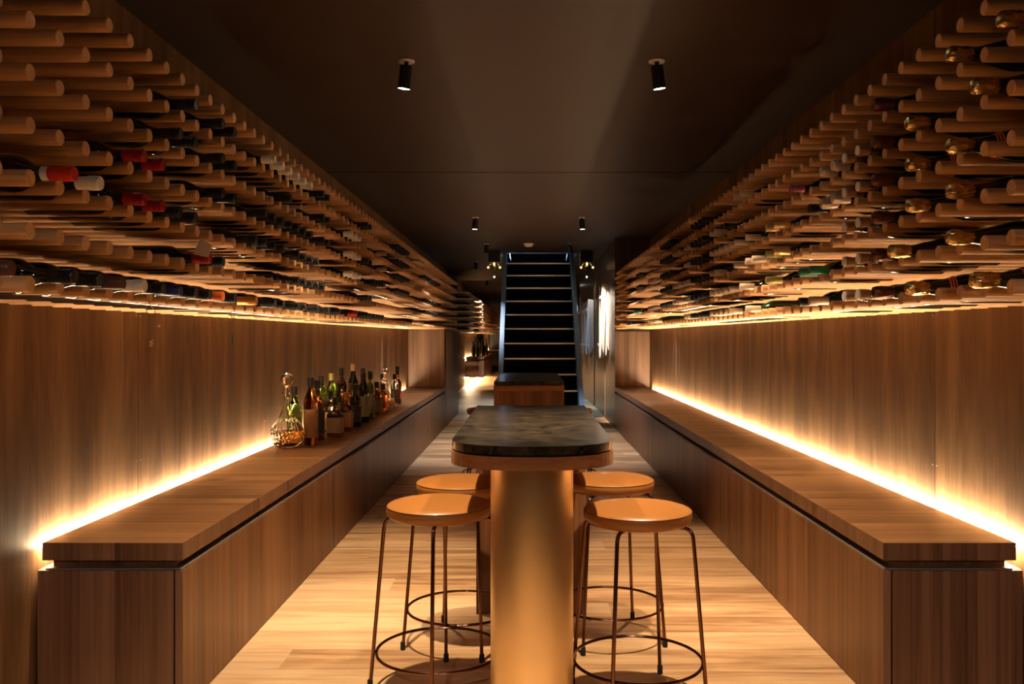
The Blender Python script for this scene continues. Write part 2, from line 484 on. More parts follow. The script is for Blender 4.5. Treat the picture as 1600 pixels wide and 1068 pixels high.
# ------------------------------------------------------------------ base cabinets with worktop and light strip
def cabinet(side, label, wlabel, llabel, y0=D0, y1=D1, zb=0.0, zt=ZT, group=None, strip=True):
    sg = -1 if side == 'L' else 1
    xf, xb = (XFL, XBL) if side == 'L' else (XFR, XBR)
    xw = XWL if side == 'L' else XWR
    t = thing('base_cabinet', label, 'cabinet', (0, 0, 0), group=group)
    xin = xf + sg * 0.026
    # carcass
    bm = nb(); box(bm, xin, xw - sg * 0.004 - sg * 0.004, y0 + 0.02, y1, zb, zt - 0.088)
    obj('body', bm, 'walnut_end', t)
    bm = nb(); box(bm, xin + sg * 0.004, xw - sg * 0.012, y0, y0 + 0.019, zb, zt - 0.088, bevel=0.001)
    obj('end_panel', bm, 'walnut_end', t)
    # doors
    ys = [y0]; y = y0 + 0.505
    while y < y1 - 0.2:
        ys.append(y); y += 1.5
    ys.append(y1)
    for a, b in zip(ys, ys[1:]):
        bm = nb(); box(bm, xf, xin - sg * 0.001, a + 0.0015, b - 0.0015, zb + 0.004, zt - 0.088, bevel=0.0012)
        bm.normal_update()
        for f in bm.faces:
            if f.normal.y < -0.7: f.material_index = 1
        obj('door', bm, ['walnut_front', 'edge_band'], t)
    # recessed grip channel
    bm = nb(); box(bm, xf + sg * 0.030, xb - sg * 0.02, y0 + 0.03, y1, zt - 0.084, zt - 0.056)
    obj('recess', bm, 'walnut_lip', t)
    bm = nb(); box(bm, xf + sg * 0.003, xb - sg * 0.008, y0 + 0.004, y1, zt - 0.088, zt - 0.082, bevel=0.0015)
    obj('channel', bm, 'alu', t)
    wt = obj('worktop', prism_box(xf, xb, y0, y1, zt - 0.056, zt), ['walnut_top', 'walnut_lip', 'walnut_end'], None)
    tag(wt, wlabel, 'worktop', group and 'far worktops')
    if strip:
        s = obj('led_strip', bx(xb + sg * 0.003, xw - sg * 0.003, y0 + 0.03, y1 - 0.25, zt - 0.022, zt - 0.014), 'led')
        tag(s, llabel, 'light strip', group and 'far light strips')
    return t

def prism_box(xf, xb, y0, y1, z0, z1):
    bm = nb(); box(bm, xf, xb, y0, y1, z0, z1, bevel=0.0012)
    bm.normal_update()
    for f in bm.faces:
        n = f.normal
        if abs(n.x) > 0.7: f.material_index = 1
        elif abs(n.y) > 0.7: f.material_index = 2
        else: f.material_index = 0
    return bm

cabinet('L', 'long low walnut cabinet with flush doors along the left wall', 'thick walnut worktop on the left cabinet, carrying the decanters and spirit bottles',
        'warm glowing light strip in the gap behind the left worktop')
cabinet('R', 'long low walnut cabinet with flush doors along the right wall', 'thick bare walnut worktop on the right cabinet',
        'warm glowing light strip in the gap behind the right worktop')
# the same furniture repeats further down on the left, hung off the floor
cabinet('L', 'wall-hung walnut cabinet in the far bay on the left, lit from behind', 'walnut worktop of the far hanging cabinet, under the far bottles', 'light strip behind the far hanging cabinet on the left',
        y0=20.8, y1=25.5, zb=0.20, zt=0.70)
s = obj('led_strip', bx(-1.50, -1.56, 20.85, 25.4, 0.185, 0.195), 'led')
tag(s, 'light strip beneath the far hanging cabinet on the left', 'light strip')
cabinet('L', 'last and smallest wall-hung walnut cabinet at the far end on the left', 'worktop of the last hanging cabinet at the far end', 'light strip behind the last hanging cabinet at the far end',
        y0=30.0, y1=33.6, zb=0.20, zt=0.70)
# tall closets closing off the cabinets
t = thing('closet', 'walnut closet under the far end of the left bottle rack', 'cupboard')
bm = nb(); box(bm, XFL + 0.02 * -1, XWL + 0.002, D1 + 0.002, 13.26, 0, 1.292)
obj('body', bm, 'walnut_end', t)
for a, b in ((D1 + 0.004, 11.75), (11.752, 12.5), (12.502, 13.24)):
    obj('door', bx(XFL, XFL - 0.019, a, b, 0.004, 1.29, bevel=0.001), 'walnut_front', t)
obj('edge_trim', bx(XFL + 0.004, XFL - 0.0005, 11.30, 11.34, 0, 1.29), 'pale_wood', t)
struct('trim_6', bx(XFR + 0.002, XWR - 0.002, D1 - 0.016, D1 + 0.002, ZT + 0.001, 1.27), 'walnut_end')

# ------------------------------------------------------------------ bottle racks: seven rows of oak rods
def rod_mesh(length, seg=20, bev=0.0016):
    bm = nb()
    lathe(bm, [(0, 0), (RR, 0), (RR, length - bev), (RR - bev, length), (0, length)], seg)
    bmesh.ops.rotate(bm, verts=bm.verts[:], cent=(0, 0, 0), matrix=Matrix.Rotation(PI / 2, 3, 'Y'))
    return bm                                      # runs from x=0 to x=+length
YC0 = 2.0945
def rack(side, label, y_end, skip=()):
    sg = -1 if side == 'L' else 1
    xw, xt = (XWL, XTL) if side == 'L' else (XWR, XTR)
    length = abs(xw - xt) - 0.001
    t = thing('bottle_rack', label, 'wine rack', (xw, 0, ZROW[0]))
    me = mesh_of('rod', rod_mesh(length), 'oak_rod', True)
    kmin = -9
    kmax = int((y_end - YC0) / S)
    first = -3 if side == 'L' else -1
    cols = []
    far = nb()
    n = 0
    allrods = [(k, i) for k in range(first, kmax) for i in range(7)]
    near = set(allrods[:100])
    for k in range(kmin, kmax):
        for i, z in enumerate(ZROW):
            y = YC0 + S * k
            if (k, i) in near:
                o = place('rod', me, t, (-sg * 0.0005, y, z - ZROW[0]), (rnd.uniform(0, 6.28), 0, PI if sg > 0 else 0))
                n += 1
            else:
                seg = 14 if k < 40 else 8
                vs0 = len(far.verts)
                b2 = lathe(nb(), [(0, 0), (RR, 0), (RR, length), (0, length)], seg)
                bmesh.ops.rotate(b2, verts=b2.verts[:], cent=(0, 0, 0), matrix=Matrix.Rotation(PI / 2 * (-sg), 3, 'Y'))
                bmesh.ops.translate(b2, verts=b2.verts[:], vec=(-sg * 0.0005, y, z - ZROW[0]))
                m2 = bpy.data.meshes.new('tmp'); b2.to_mesh(m2); b2.free()
                far.from_mesh(m2); bpy.data.meshes.remove(m2)
    o = obj('rods', far, 'oak_rod_far', t, smooth=True)
    o['kind'] = 'stuff'
    return t
rack('L', 'wall rack of round oak rods along the left wall, above the decanters', 13.2)
rack('R', 'wall rack of round oak rods along the right wall', 11.1)
# far rack in the next bay on the left
t = thing('bottle_rack', 'far wall rack of oak rods beyond the closet on the left', 'wine rack', (XWL, 0, ZROW[0]))
far = nb()
for k in range(0, 150):
    y = 15.6 + S * k
    if y > 33: break
    for i, z in enumerate(ZROW):
        box(far, 0.001, XTL - XWL, y - RR * .85, y + RR * .85, z - ZROW[0] - RR * .85, z - ZROW[0] + RR * .85, mi=0)
o = obj('rods', far, 'oak_rod_far', t); o['kind'] = 'stuff'

# ------------------------------------------------------------------ bottles lying in the racks
# every bottle is built standing on its base (z up) and laid down by its empty
RB = 0.0425
def body_mesh(kind, glass='glass_dark'):
    bm = nb()
    if kind == 'champagne':
        p = [(0, 0.012), (0.02, 0.004), (RB * 0.9, 0), (RB, 0.006), (RB, 0.135), (RB * 0.96, 0.165), (0.030, 0.205), (0.019, 0.25), (0.0155, 0.28), (0.0150, 0.315), (0, 0.315)]
    else:
        p = [(0, 0.012), (0.02, 0.004), (RB * 0.9, 0), (RB, 0.006), (RB, 0.175), (RB * 0.95, 0.195), (0.030, 0.215), (0.019, 0.232), (0.0155, 0.25), (0.0150, 0.31), (0, 0.31)]
    lathe(bm, p, 20)
    return mesh_of('bottle_body', bm, glass, True)
BODY = {('wine', 'glass_dark'): body_mesh('wine'), ('champagne', 'glass_dark'): body_mesh('champagne'),
        ('wine', 'glass_green'): body_mesh('wine', 'glass_green')}

def screwcap():
    bm = nb()
    p = [(0.0158, 0.262), (0.0162, 0.262), (0.0164, 0.288)]
    z = 0.289
    for i in range(5):
        p += [(0.0162, z), (0.0179, z + 0.0014), (0.0179, z + 0.0028), (0.0162, z + 0.0040)]; z += 0.0046
    p += [(0.0173, z + 0.002), (0.0174, 0.3165), (0.0160, 0.319), (0.010, 0.3188), (0.0095, 0.3180), (0, 0.3180)]
    lathe(bm, p, 24)
    return bm
def smoothcap():
    bm = nb()
    lathe(bm, [(0.0157, 0.245), (0.0162, 0.246), (0.0163, 0.28), (0.0170, 0.284), (0.0172, 0.300), (0.0166, 0.303), (0.0166, 0.3155), (0.0155, 0.318), (0, 0.318)], 20)
    return bm
def champcap():
    r2 = random.Random(3)
    ph = [r2.uniform(0, 6.28) for _ in range(4)]
    bm = nb()
    def fn(r, z, a):
        if z < 0.262: return r
        return r * (1 + 0.045 * math.sin(9 * a + ph[0] + z * 90) + 0.03 * math.sin(17 * a + ph[1] - z * 160))
    lathe(bm, [(0.0175, 0.225), (0.0170, 0.240), (0.0166, 0.262), (0.0182, 0.272), (0.0200, 0.282), (0.0195, 0.292), (0.0205, 0.303), (0.0198, 0.316), (0.0165, 0.325), (0.009, 0.329), (0, 0.3295)], 48, fn=fn)
    return bm
def corkcap():
    """white topped sparkling cork held by a wire cage"""
    bm = nb()
    lathe(bm, [(0.0158, 0.296), (0.0150, 0.300), (0.0165, 0.312), (0.0178, 0.325), (0.0172, 0.332), (0, 0.332)], 24)
    return bm
def cage():
    bm = nb()
    for k in range(4):
        a = k * PI / 2 + 0.4
        c, s = math.cos(a), math.sin(a)
        tube(bm, [(0.0165 * c, 0.0165 * s, 0.286), (0.0180 * c, 0.0180 * s, 0.300), (0.0192 * c, 0.0192 * s, 0.322), (0.016 * c, 0.016 * s, 0.3345)], 0.0007, 5)
    ring = [(0.0168 * math.cos(i * PI / 8), 0.0168 * math.sin(i * PI / 8), 0.290) for i in range(16)]
    tube(bm, ring, 0.0008, 5, closed=True)
    return bm
CAPM = {}
def capmesh(kind, mat):
    k = (kind, mat)
    if k not in CAPM:
        fn = {'screw': screwcap, 'smooth': smoothcap, 'champ': champcap}[kind]
        CAPM[k] = mesh_of('cap', fn(), mat, True)
    return CAPM[k]
corkM = mesh_of('cork', corkcap(), 'cork', True)
topM = mesh_of('cork_top', lathe(nb(), [(0.0166, 0.3322), (0.0170, 0.336), (0.0155, 0.338), (0, 0.3385)], 20), 'cap_white', True)
cageM = mesh_of('wire_cage', cage(), 'wire', True)
foilM = {}
def neckfoil(mat, z0=0.225, z1=0.286):
    if mat not in foilM:
        foilM[mat] = mesh_of('neck_foil', lathe(nb(), [(0.0262, 0.212), (0.0188, 0.238), (0.0166, 0.262), (0.0160, z1), (0.0150, z1)], 24), mat, True)
    return foilM[mat]
def ringlabel(mat):
    k = 'ring' + mat
    if k not in foilM:
        bm = nb()
        for q in range(3):
            z = 0.196 + q * 0.007
            r0 = 0.034 - q * 0.0022
            lathe(bm, [(r0 + 0.0005, z), (r0 - 0.0012, z + 0.0042)], 20)
        foilM[k] = mesh_of('neck_band', bm, mat, True)
    return foilM[k]
bandM = mesh_of('cap_band', lathe(nb(), [(0.0158, 0.246), (0.0164, 0.246), (0.0166, 0.262), (0.0158, 0.262)], 20), 'cap_white', True)

# kind -> (body kind, label start, cap builder)
KINDS = {
    'black':  ('wine', 'black screw-capped wine bottle', 'screw', 'cap_black'),
    'orange': ('wine', 'bright orange-red capped wine bottle', 'screw', 'cap_red'),
    'red':    ('wine', 'red screw-capped wine bottle', 'screw', 'cap_dark_red'),
    'white':  ('wine', 'white screw-capped wine bottle', 'screw', 'cap_white'),
    'blue':   ('wine', 'blue-capped wine bottle', 'smooth', 'cap_blue'),
    'brown':  ('wine', 'brown-capped wine bottle', 'smooth', 'cap_brown'),
    'tangerine': ('wine', 'orange-tipped wine bottle', 'smooth', 'cap_orange'),
    'gold':   ('wine', 'gold-capped wine bottle', 'smooth', 'cap_gold'),
    'green':  ('wine', 'green-capped wine bottle', 'smooth', 'cap_green'),
    'pink':   ('wine', 'pink-capped wine bottle', 'screw', 'cap_pink'),
    'beige':  ('wine', 'beige-capped wine bottle', 'smooth', 'cap_beige'),
    'olive':  ('wine', 'olive-capped wine bottle', 'smooth', 'cap_olive'),
    'amber':  ('wine', 'amber-capped wine bottle', 'smooth', 'cap_amber'),
    'champ':  ('champagne', 'gold-foiled champagne bottle', 'champ', 'foil_gold'),
    'champb': ('champagne', 'beige-foiled sparkling wine bottle', 'champ', 'foil_beige'),
    'champd': ('champagne', 'dark bronze-foiled sparkling wine bottle', 'champ', 'foil_bronze'),
    'cork':   ('champagne', 'white-topped, wire-caged sparkling wine bottle', None, None),
}
occupied = {}
entries = []
def book(side, kind, px, py, X=None):
    """book the free gap of the rack whose bottle tip comes nearest to the place seen in the photograph"""
    sg = -1 if side == 'L' else 1
    xt = (X if X else 1.035) if side == 'L' else (X if X else 1.068)
    best = None
    for k in range(-4, 96 if side == 'L' else 77):
        y = YC0 + S * (k + 0.5)
        for i in range(6):
            if (side, k, i) in occupied: continue
            z = ZROW[i] + 0.020
            x2 = VPX + sg * xt * F / y
            y2 = VPY - (z - H) * F / y
            d = ((x2 - px)) ** 2 + (1.6 * (y2 - py)) ** 2
            if best is None or d < best[0]: best = (d, k, i)
    _, k, i = best
    occupied[(side, k, i)] = kind
    entries.append([side, kind, k, i])
def block(side, kind, px0, px1, rows, every=1):
    sg = -1 if side == 'L' else 1
    xt = 1.035 if side == 'L' else 1.068
    for k in range(-4, 96 if side == 'L' else 77):
        y = YC0 + S * (k + 0.5)
        x2 = VPX + sg * xt * F / y
        if px0 <= x2 <= px1 and (k % every == 0):
            for i in rows:
                if (side, k, i) in occupied: continue
                occupied[(side, k, i)] = kind
                entries.append([side, kind, k, i])

for kind, px, py in [
    ('orange', 120, 273), ('white', 165, 289), ('red', 230, 251), ('red', 258, 265), ('red', 230, 314), ('red', 257, 322),
    ('black', 272, 214), ('black', 295, 227), ('black', 295, 168), ('black', 338, 200), ('black', 357, 214), ('black', 348, 251),
    ('black', 357, 260), ('black', 337, 301), ('black', 357, 310), ('black', 292, 335), ('black', 318, 342), ('red', 327, 400),
    ('black', 105, 422), ('black', 129, 428), ('brown', 183, 426), ('white', 202, 433), ('black', 230, 440), ('blue', 260, 444),
    ('black', 283, 448), ('black', 305, 451), ('tangerine', 338, 450), ('black', 350, 455), ('amber', 404, 462), ('black', 436, 464), ('black', 449, 471),
    ('white', 419, 253), ('white', 433, 261), ('white', 444, 269), ('white', 456, 276), ('white', 466, 282), ('white', 478, 292),
    ('black', 445, 309), ('black', 406, 334), ('black', 420, 335), ('black', 433, 344), ('black', 445, 351), ('black', 466, 357), ('black', 476, 367), ('black', 487, 371),
    ('black', 406, 375), ('black', 420, 381), ('black', 433, 386), ('black', 445, 389), ('black', 466, 396), ('black', 477, 401), ('black', 487, 404), ('black', 497, 408),
    ('black', 358, 411), ('black', 466, 433), ('black', 478, 437), ('black', 487, 440), ('black', 496, 443), ('black', 505, 446),
    ('black', 466, 475), ('black', 480, 477), ('black', 497, 480), ('black', 512, 483), ('black', 530, 486), ('red', 558, 487), ('brown', 20, 408)]:
    book('L', kind, px, py)
block('L', 'black', 505, 521, [5, 4, 3])
block('L', 'white', 548, 566, [4, 3, 2])
block('L', 'black', 570, 582, [5, 3, 1, 0])
block('L', 'beige', 600, 608, [4, 3, 2])
block('L', 'black', 622, 642, [5, 4, 3, 2])
block('L', 'black', 584, 600, [2, 0])
block('L', 'beige', 655, 664, [5, 0])
block('L', 'black', 665, 690, [4, 2, 1], every=2)

for kind, px, py in [
    ('champ', 1582, 19), ('champ', 1469, 100), ('champ', 1581, 94), ('champ', 1505, 138), ('champ', 1405, 197), ('champ', 1469, 238),
    ('champ', 1405, 262), ('champ', 1490, 285), ('champ', 1405, 321), ('champ', 1394, 381), ('champ', 1468, 366), ('champ', 1581, 337),
    ('champ', 1405, 440), ('champ', 1500, 436), ('champ', 1578, 416),
    ('champd', 1355, 171), ('champd', 1356, 227), ('champd', 1357, 276), ('champd', 1358, 340), ('champd', 1360, 394), ('champd', 1357, 450),
    ('cork', 1333, 239), ('cork', 1314, 248), ('cork', 1333, 290), ('cork', 1314, 303), ('cork', 1333, 344), ('cork', 1314, 355), ('cork', 1334, 398), ('cork', 1314, 404), ('cork', 1333, 454), ('cork', 1314, 457),
    ('champb', 1297, 259), ('champb', 1280, 270), ('champb', 1297, 308), ('champb', 1279, 319),
    ('pink', 1243, 297), ('black', 1259, 331), ('gold', 1206, 356), ('gold', 1196, 362), ('gold', 1203, 395), ('olive', 1192, 399),
    ('green', 1258, 422), ('green', 1241, 425), ('olive', 1192, 437), ('beige', 1164, 373), ('beige', 1148, 382), ('beige', 1164, 305), ('beige', 1156, 310),
    ('beige', 1176, 405), ('beige', 1162, 411), ('beige', 1148, 415), ('beige', 1157, 444), ('black', 1135, 354), ('beige', 1256, 464), ('black', 1245, 466), ('beige', 1156, 468)]:
    book('R', kind, px, py)
block('R', 'beige', 1118, 1142, [3, 1, 0])
block('R', 'beige', 1104, 1117, [4, 3, 2, 1, 0])
block('R', 'black', 1079, 1102, [5, 4, 3, 2, 1, 0])
block('R', 'beige', 1067, 1077, [4, 3, 2, 1, 0])
block('R', 'beige', 1050, 1060, [4, 2, 1])
block('R', 'black', 1031, 1048, [5, 4, 3, 2, 1])
block('R', 'beige', 1011, 1022, [3, 1, 0])
block('R', 'green', 988, 993, [1])
block('R', 'black', 994, 1000, [4, 3])
block('R', 'amber', 960, 971, [5, 4, 3, 2, 1, 0])

ROWN = ['bottom', 'second lowest', 'third lowest', 'fourth lowest', 'fifth lowest', 'top']
ORD = ['nearest', 'second', 'third', 'fourth', 'fifth', 'sixth', 'seventh', 'eighth', 'ninth', 'tenth', 'eleventh', 'twelfth', 'thirteenth', 'fourteenth',
       'fifteenth', 'sixteenth', 'seventeenth', 'eighteenth', 'nineteenth', 'twentieth', 'twenty-first', 'twenty-second', 'twenty-third', 'twenty-fourth', 'twenty-fifth',
       'twenty-sixth', 'twenty-seventh', 'twenty-eighth', 'twenty-ninth', 'thirtieth', 'thirty-first', 'thirty-second', 'thirty-third', 'thirty-fourth']
entries.sort(key=lambda e: (e[0], e[1], e[3], e[2]))
count = {}
total = {}
for s_, kd, k, i in entries:
    total[(s_, kd, i)] = total.get((s_, kd, i), 0) + 1
for s_, kd, k, i in entries:
    n = count.get((s_, kd, i), 0); count[(s_, kd, i)] = n + 1
    bk, lab, ck, cm = KINDS[kd]
    sg = -1 if s_ == 'L' else 1
    sd = 'left' if s_ == 'L' else 'right'
    y = YC0 + S * (k + 0.5)
    xt = (1.035 if s_ == 'L' else 1.068) * sg
    L_ = 0.3185 if bk == 'wine' else (0.330 if kd != 'cork' else 0.338)
    if total[(s_, kd, i)] == 1: where = ', only one in the %s row of the %s rack' % (ROWN[i], sd)
    else: where = ', %s of its kind in the %s row of the %s rack' % ('nearest' if n == 0 else ORD[n], ROWN[i], sd)
    if len((lab + where).split()) > 16: where = where.replace(' in the ', ' in ').replace(' of the ', ' of ')
    b = thing('wine_bottle' if bk == 'wine' else 'sparkling_wine_bottle', lab + where, 'bottle',
              (xt + sg * L_, y + rnd.uniform(-.002, .002), ZROW[i] + 0.0208), (0, -sg * PI / 2, 0), 'bottles lying in the %s rack' % sd)
    spin = rnd.uniform(0, 6.28)
    place('bottle_body', BODY[(bk, 'glass_green' if (kd == 'beige' and k % 2) else 'glass_dark')], b, rot=(0, 0, spin))
    if kd == 'cork':
        place('cork', corkM, b, rot=(0, 0, spin))
        place('cork_top', topM, b)
        place('wire_cage', cageM, b, rot=(0, 0, spin))
        place('neck_foil', neckfoil('cap_brown'), b)
    else:
        place('cap', capmesh(ck, cm), b, rot=(0, 0, spin))
    if kd == 'champ':
        f = place('neck_foil', neckfoil('foil_amber'), b)
        if i in (0, 3): place('neck_band', ringlabel('cap_orange'), b)
    if kd == 'champd': place('neck_foil', neckfoil('foil_bronze'), b)
    if kd == 'orange': place('cap_band', bandM, b)
    if kd == 'red' and i in (1, 2) and 5 <= k <= 6 and i == min(e[3] for e in entries if e[0] == 'L' and e[1] == 'red' and 5 <= e[2] <= 6) and s_ == 'L' and 'tagdone' not in total:
        # paper gift tag on a red ribbon
        total['tagdone'] = 1
        bm = nb()
        prism(bm, [(-0.026, 0.0), (0.022, -0.010), (0.034, 0.030), (-0.004, 0.052)], 0, 0.0006)
        tg = obj('gift_tag', bm, 'paper', b)
        tg.matrix_local = Matrix.Translation((-0.012, -0.018, 0.296)) @ Matrix(((0, -1, 0, 0), (0, 0, -1, 0), (1, 0, 0, 0), (0, 0, 0, 1)))
        bm = nb()
        tube(bm, [(-0.017, 0, 0.275), (-0.022, -0.012, 0.262), (-0.020, -0.022, 0.245), (-0.017, -0.018, 0.238), (-0.017, -0.008, 0.25), (-0.0165, 0, 0.272)], 0.0011, 6)
        tube(bm, [(0.0166 * math.cos(a * PI / 8), 0.0166 * math.sin(a * PI / 8), 0.274) for a in range(16)], 0.0012, 6, closed=True)
        obj('ribbon', bm, 'ribbon_red', b, smooth=True)
        b['label'] = 'red-capped wine bottle with a paper gift tag and ribbon, in the left rack'

# a few dim bottles in the far left rack, their caps catching the light
capf = capmesh('smooth', 'cap_gold')
for i in range(6):
    for q, y in enumerate((15.72, 18.6, 19.0)):
        b = thing('wine_bottle', '%s pale-capped bottle in the %s row of the far left rack' % (('nearest', 'second', 'third')[q], ROWN[i]), 'bottle',
                  (-1.03 - 0.3185, 15.6 + S * (round((y - 15.6) / S - 0.5) + 0.5), ZROW[i] + 0.021), (0, PI / 2, 0), 'bottles in the far left rack')
        place('bottle_body', BODY[('wine', 'glass_dark')], b)
        place('cap', capmesh('smooth', 'cap_white'), b)

# ------------------------------------------------------------------ keepsakes hung on cords from the lowest rods
def cord_thing(name, label, x, y, z0, drops):
    t = thing(name, label, 'pendant', (x, y, z0))
    bm = nb()
    for pts in drops: tube(bm, pts, 0.0013, 5)
    obj('cord', bm, 'cord', t)
    return t
yk = YC0 + S * 3
zb = ZROW[0]
t = cord_thing('corkscrew_pendant', 'small wire charm on looped thin cord hanging below the left rack, nearer one', XTL - 0.006, yk + 0.02, zb,
               [[(-0.004, -0.025, -RR), (-0.006, -0.005, -0.08), (-0.004, 0, -0.118)], [(0.004, -0.025, -RR), (0.006, 0.01, -0.04), (0.010, 0.030, -0.082)],
                [(-0.004, -0.025, -RR), (-0.003, -0.020, 0.018), (0.004, -0.025, RR + 0.001), (0.004, -0.025, -RR)]])
bm = nb()
tube(bm, [(0.004 * math.sin(a * PI / 8), 0.006 * math.cos(a * PI / 8), -0.126 - 0.0006 * a) for a in range(33)], 0.0012, 6)
obj('charm', bm, 'wire', t)
bm = nb(); r = bmesh.ops.create_icosphere(bm, subdivisions=2, radius=0.004); bmesh.ops.translate(bm, verts=bm.verts[:], vec=(0.010, 0.030, -0.085))
obj('bead', bm, 'cap_gold', t)
yk = YC0 + S * 9
t = cord_thing('leaf_pendant', 'small green leaf pendant on a straight thin cord hanging below the left rack', XTL - 0.006, yk, zb,
               [[(-0.004, -0.003, -RR), (-0.003, 0, -0.10)], [(0.004, 0.003, -RR), (0.003, 0, -0.10)], [(-0.004, -0.003, -RR), (0, -0.02, 0.0), (0, 0, RR + 0.001), (0.004, 0.003, -RR)]])
bm = nb()
lathe(bm, [(0, -0.150), (0.005, -0.138), (0.0075, -0.122), (0.004, -0.108), (0, -0.10)], 10)
for v in bm.verts: v.co.x *= 0.4
obj('leaf', bm, 'pendant_green', t, smooth=True)

# ------------------------------------------------------------------ spirit bottles and decanters on the left worktop
def decanter(label, x, y, s=1.0, name='decanter'):
    t = thing(name, label, 'decanter', (x, y, ZT + 0.0005))
    def cut(r, z, a):
        if 0.02 < z < 0.16 * s:
            q = z / s
            if q < 0.09:
                u = math.sin(12 * a + q * 160) * math.sin(12 * a - q * 160)
                return r * (1 + 0.085 * (abs(u) ** 0.6) - 0.04)
            return r * (1 + 0.06 * abs(math.sin(10 * a)) - 0.03)
        if q_neck(z): return r * (1 + 0.03 * math.cos(8 * a))
        return r
    def q_neck(z): return 0.22 * s < z < 0.31 * s
    P = [(0, 0.006), (0.055, 0.0), (0.064, 0.003), (0.078, 0.018), (0.090, 0.035), (0.098, 0.058), (0.100, 0.080), (0.096, 0.103), (0.087, 0.124), (0.072, 0.146), (0.055, 0.168), (0.040, 0.192), (0.029, 0.222), (0.022, 0.256), (0.0195, 0.29), (0.021, 0.312), (0.030, 0.322), (0.031, 0.328)]
    I = [(0.024, 0.328), (0.014, 0.31), (0.0135, 0.27), (0.020, 0.225), (0.034, 0.188), (0.060, 0.150), (0.080, 0.122), (0.090, 0.100), (0.0925, 0.080), (0.089, 0.055), (0.078, 0.032), (0.05, 0.018), (0, 0.018)]
    fine = []
    for (a, b) in zip(P, P[1:]):
        n = max(1, int(abs(b[1] - a[1]) / 0.006))
        for q in range(n): fine.append((a[0] + (b[0] - a[0]) * q / n, a[1] + (b[1] - a[1]) * q / n))
    fine.append(P[-1])
    fine = [(r * s, z * s) for r, z in fine] + [(r * s, z * s) for r, z in I]
    bm = nb()
    nout = len(P)
    outer = lambda r, z, a: cut(r, z, a)
    lathe(bm, fine, 96, fn=outer)
    obj('glass_body', bm, 'crystal', t, smooth=False)
    liq = [(0, 0.0185), (0.05, 0.0185), (0.0775, 0.0325), (0.0885, 0.055), (0.0920, 0.078), (0.0895, 0.096), (0, 0.096)]
    bm = nb(); lathe(bm, [(r * s * 0.985, z * s) for r, z in liq], 48)
    obj('liquor', bm, 'liquid_amber', t, smooth=True)
    st = [(0, 0.298), (0.0125, 0.298), (0.0128, 0.328), (0.014, 0.338), (0.012, 0.345), (0.013, 0.352), (0.020, 0.362), (0.031, 0.378), (0.037, 0.398), (0.035, 0.418), (0.024, 0.434), (0.010, 0.441), (0, 0.442)]
    bm = nb(); lathe(bm, [(r * s, z * s) for r, z in st], 12)
    obj('stopper', bm, 'crystal', t)
    return t

def spirit(label, x, y, shape, glass, capmat, lab=None, hgt=0.30, rad=0.038, liquid=None, caph=0.035, group='spirit bottles on the left worktop'):
    t = thing('spirit_bottle', label, 'bottle', (x, y, ZT + 0.0005), group=group)
    nr = 0.017; rad *= 1.12
    bm = nb()
    hb = hgt * (0.62 if shape != 'tall' else 0.66)
    if shape == 'square':
        prof = [(0, 0.004), (rad, 0.0), (rad, 0.004), (rad, hb - 0.012), (rad * 0.8, hb), (nr + 0.003, hb + 0.02), (nr, hb + 0.035), (nr, hgt), (0, hgt)]
        def fn(r, z, a):
            if z > hb + 0.01: return r
            c, s_ = abs(math.cos(a)), abs(math.sin(a))
            return r * 0.93 / ((c ** 8 + s_ ** 8) ** (1 / 8))
        lathe(bm, prof, 40, fn=fn)
    else:
        sh = {'round': 0.03, 'tall': 0.05, 'squat': 0.02}[shape]
        prof = [(0, 0.006), (rad * 0.9, 0.0), (rad, 0.006), (rad, hb), (rad * 0.93, hb + sh * 0.4), (rad * 0.6, hb + sh), (nr + 0.003, hb + sh + 0.018), (nr, hb + sh + 0.03), (nr, hgt), (0, hgt)]
        lathe(bm, prof, 28)
    obj('glass_body', bm, glass, t, smooth=True)
    bm = nb(); lathe(bm, [(nr + 0.0006, hgt - caph * 1.3), (nr + 0.003, hgt - caph * 1.3), (nr + 0.0035, hgt + caph * 0.2), (nr + 0.002, hgt + caph * 0.25), (0, hgt + caph * 0.25)], 20)
    obj('cap', bm, capmat, t, smooth=True)
    if lab:
        bm = nb()
        a0, a1 = hb * 0.18, hb * 0.82
        if shape == 'square':
            def fn2(r, z, a):
                c, s_ = abs(math.cos(a)), abs(math.sin(a))
                return r * 0.93 / ((c ** 8 + s_ ** 8) ** (1 / 8))
            lathe(bm, [(rad + 0.0006, a0), (rad + 0.0012, a0), (rad + 0.0012, a1), (rad + 0.0006, a1)], 40, fn=fn2)
        else:
            lathe(bm, [(rad + 0.0003, a0), (rad + 0.0009, a0), (rad + 0.0009, a1), (rad + 0.0003, a1)], 28)
        obj('label', bm, lab, t, smooth=True)
    return t

decanter('large cut crystal decanter with amber liquor, nearest on the left worktop', -1.445, 5.03)
decanter('smaller cut crystal decanter standing among the far end of the spirit bottles', -1.30, 7.62, 0.86)
